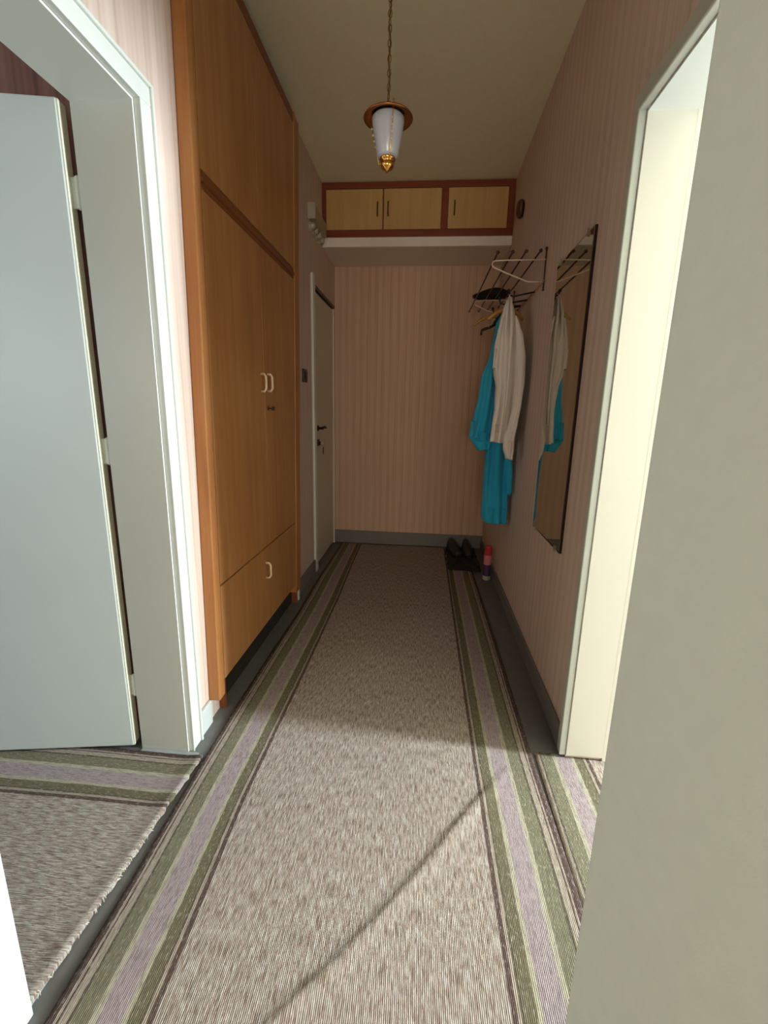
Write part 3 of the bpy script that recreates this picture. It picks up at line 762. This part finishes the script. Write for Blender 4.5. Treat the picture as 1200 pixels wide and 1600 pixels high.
def runner():
    t = tag_obj = None
    xL = [(-.2, -.700), (.6, -.710), (1.3, -.731), (1.9, -.733), (2.5, -.726), (3.1, -.738), (3.95, -.735)]
    xiL = [(-.2, -.490), (.6, -.500), (1.15, -.524), (2.0, -.522), (2.7, -.524), (3.3, -.54), (3.95, -.55)]
    xiR = [(-.2, .228), (.6, .229), (1.45, .217), (2.4, .211), (3.95, .205)]
    xR = [(-.2, .445), (.97, .440), (1.46, .430), (2.1, .424), (2.8, .417), (3.2, .408), (3.95, .405)]
    A = Vector((-.27, .62)); Bv = Vector((.36, 1.385)); dv = (Bv-A); ln = dv.length; dv /= ln; nv = Vector((dv.y, -dv.x))
    ys = []; y = -.2
    while y < 3.95:
        ys.append(y); y += .010 if .4 < y < 1.55 else .03
    ys.append(3.95)
    nx = 116
    bm = bmesh.new(); rows = []; info = {}
    for y in ys:
        row = []
        for i in range(nx+1):
            s = RUGW*i/nx
            a, b, c, d = interp(y, xL), interp(y, xiL), interp(y, xiR), interp(y, xR)
            if s < .215: x = a+(b-a)*s/.215
            elif s > RUGW-.215: x = c+(d-c)*(s-(RUGW-.215))/.215
            else: x = b+(c-b)*(s-.215)/(RUGW-.43)
            p = Vector((x, y))-A; al = p.dot(dv)/ln; of = p.dot(nv)
            z = .007
            bow = .012*math.sin(al*5.0)
            of -= bow
            if -.25 < al < 1.02:
                e = min(1, (al+.25)/.3)*min(1, max(0, (1.02-al))/.25)
                z += e*(.0075*math.exp(-(of/(.007 if of < 0 else .020))**2)+.004*math.exp(-(max(of, 0)/.08)**2)*(1 if of > 0 else math.exp(-(of/.02)**2)))
            z += .0012*math.sin(x*9+y*5)+.001*math.sin(y*13)
            if 2.2 < y < 2.36: z += .003*math.exp(-((y-2.28)/.02)**2)
            v = bm.verts.new((x, y, z)); info[v] = (s/RUGW, y); row.append(v)
        rows.append(row)
    for r0, r1 in zip(rows, rows[1:]):
        for i in range(nx): bm.faces.new((r0[i], r0[i+1], r1[i+1], r1[i]))
    # turned-down edges so that the rug has thickness
    edge = [rows[0], [r[-1] for r in rows], rows[-1][::-1], [r[0] for r in rows][::-1]]
    for e in edge:
        lows = []
        for v in e:
            q_ = bm.verts.new((v.co.x, v.co.y, .0005)); info[q_] = info[v]; lows.append(q_)
        for i in range(len(e)-1): bm.faces.new((e[i+1], e[i], lows[i], lows[i+1]))
    add_uv(bm, lambda v: info[v])
    o = link('hallway_runner', bm, m_rug, smooth=True)
    tag(o, 'long woven hallway runner with green and mauve striped borders and a diagonal crease', 'rug')
runner()

def flat_rug(name, label, x0, x1, y0, y1, along, z, jag=0.0, skew=0.0, seed=1):
    """along: 'x' or 'y' the way the stripes run; the border starts at the far (y1) or left (x0) side"""
    rnd = random.Random(seed); bm = bmesh.new(); info = {}; nx, ny = 90, 60; rows = []
    jx = [rnd.uniform(-jag, jag) for _ in range(ny+1)]
    for j in range(ny+1):
        row = []
        for i in range(nx+1):
            y = y0+(y1-y0)*j/ny; xe = x1+skew*(y-y1); x = x0+(xe-x0)*i/nx
            if i == nx and jag: x += jx[j]
            zz = z+.0012*math.sin(x*11+y*6)+.001*math.sin(y*15+x*3)
            if jag and i >= nx-2: zz += .002*(i-nx+3)
            v = bm.verts.new((x, y, zz))
            s = (y1-y) if along == 'x' else (x-x0+.030)
            info[v] = (s/RUGW, x if along == 'x' else y); row.append(v)
        rows.append(row)
    for r0, r1 in zip(rows, rows[1:]):
        for i in range(nx): bm.faces.new((r0[i], r0[i+1], r1[i+1], r1[i]))
    for e in (rows[0], [r[-1] for r in rows], rows[-1][::-1], [r[0] for r in rows][::-1]):
        lows = []
        for v in e:
            q_ = bm.verts.new((v.co.x, v.co.y, .0004 if z < .0075 else z-.004)); info[q_] = info[v]; lows.append(q_)
        for i in range(len(e)-1): bm.faces.new((e[i+1], e[i], lows[i], lows[i+1]))
    add_uv(bm, lambda v: info[v])
    o = link(name, bm, m_rug, smooth=True); tag(o, label, 'rug'); return o
lr = flat_rug('left_room_runner', 'worn striped runner lying in the left doorway with frayed end', -2.4, -.737, .32, 1.304, 'x', .0085, jag=.004, skew=.034, seed=4)
bm = bmesh.new(); rnd = random.Random(8)      # frayed light threads along the cut end
yy = .5
while yy < 1.02:
    l_ = rnd.uniform(.0, .004)
    xe = -.737+.034*(yy-1.304); tube(bm, [(xe-.004, yy, .0125), (xe+.001+l_*.5, yy+rnd.uniform(-.004, .004), .0115), (xe+.003+l_, yy+rnd.uniform(-.006, .006), .007)], [.0016, .0012, .0006], 5)
    yy += rnd.uniform(.004, .024)
f_ = link('frayed_fringe', bm, plain('raw_thread', (214, 206, 190), 0.9), lr); f_['kind'] = 'stuff'; f_['label'] = 'pale frayed threads at the cut end'
flat_rug('right_room_runner', 'striped runner lying in the right doorway beside the hallway runner', .4425, 1.52, -.1, 1.462, 'y', .0064, seed=6)

# ------------------------------------------------------------------ far corner: mat, shoes, spray can
def doormat():
    bm = bmesh.new(); x0, x1, y0, y1 = .215, .470, 3.36, 3.93; n = 18; m_ = 26; rows = []
    rnd = random.Random(3)
    for j in range(m_+1):
        rows.append([bm.verts.new((x0+(x1-x0)*i/n+(rnd.uniform(-.006, .006) if i in (0, n) else 0), y0+(y1-y0)*j/m_+(rnd.uniform(-.012, .012) if j == 0 else 0), .015+rnd.uniform(0, .004)+.006*math.sin(i*.9)*math.sin(j*.5))) for i in range(n+1)])
    for a, b in zip(rows, rows[1:]):
        for i in range(n): bm.faces.new((a[i], a[i+1], b[i+1], b[i]))
    for e in (rows[0], [r[-1] for r in rows], rows[-1][::-1], [r[0] for r in rows][::-1]):
        lows = [bm.verts.new((v.co.x, v.co.y, .0105 if v.co.x < .42 else .001)) for v in e]
        for i in range(len(e)-1): bm.faces.new((e[i+1], e[i], lows[i], lows[i+1]))
    tag(link('doormat', bm, m_rubber), 'dark ragged doormat in the far right corner', 'mat')
doormat()
def shoe(x, y, rot, label):
    t = thing('shoe', (x, y, .022), label, 'shoe', 'dark shoes in the far corner'); t.rotation_euler = (0, 0, rot)
    def sh(rows, zb):
        bm = bmesh.new(); rings = []
        for yy, wd, h in rows:
            rings.append([bm.verts.new((wd*math.cos(a), yy, zb+max(0, h*math.sin(a)))) for a in [2*math.pi*k_/16 for k_ in range(16)]])
        for A, C in zip(rings, rings[1:]):
            for j in range(16): bm.faces.new((A[j], A[(j+1) % 16], C[(j+1) % 16], C[j]))
        bm.faces.new(rings[0][::-1]); bm.faces.new(rings[-1]); return bm
    bm = sh([(-.13, .012, .012), (-.125, .030, .03), (-.09, .042, .042), (-.03, .044, .058), (.03, .036, .078), (.08, .034, .082), (.12, .030, .076), (.135, .016, .06)], .012)
    o1 = link('upper', bm, m_leather, None, smooth=True); o1.parent = t
    bm = bmesh.new(); P = [(.014, -.134), (.04, -.11), (.048, -.05), (.040, .02), (.037, .09), (.028, .136)]
    P = P+[(-a, b) for a, b in P[::-1]]
    lo = [bm.verts.new((a, b, 0)) for a, b in P]; hi = [bm.verts.new((a, b, .013)) for a, b in P]
    bm.faces.new(lo[::-1]); bm.faces.new(hi)
    for i in range(len(P)): bm.faces.new((lo[i], lo[(i+1) % len(P)], hi[(i+1) % len(P)], hi[i]))
    o2 = link('sole', bm, m_black); o2.parent = t
shoe(.285, 3.78, .25, 'dark leather shoe on the doormat, the left of the two')
shoe(.395, 3.78, .05, 'dark leather shoe on the doormat, the right one nearer the wall')

def spray_can():
    x, y = .492, 3.225
    t = thing('spray_can', (x, y, 0), 'slim aerosol can with red cap standing by the right wall', 'spray can')
    bm = bmesh.new(); lathe(bm, [(.026, .0), (.0295, .004), (.0295, .03), (.026, .034)], (x, y, .0), seg=24); link('base_band', bm, m_porcelain, t, smooth=False)
    bm = bmesh.new(); lathe(bm, [(.0285, .034), (.0285, .12)], (x, y, 0), seg=24); link('lower_label', bm, m_purple, t)
    bm = bmesh.new(); lathe(bm, [(.0285, .12), (.0285, .19), (.024, .2)], (x, y, 0), seg=24); link('upper_label', bm, m_pink, t)
    bm = bmesh.new(); lathe(bm, [(.0275, .192), (.0275, .25), (.022, .262), (.008, .266)], (x, y, 0), seg=24); link('cap', bm, m_red, t, smooth=False)
spray_can()
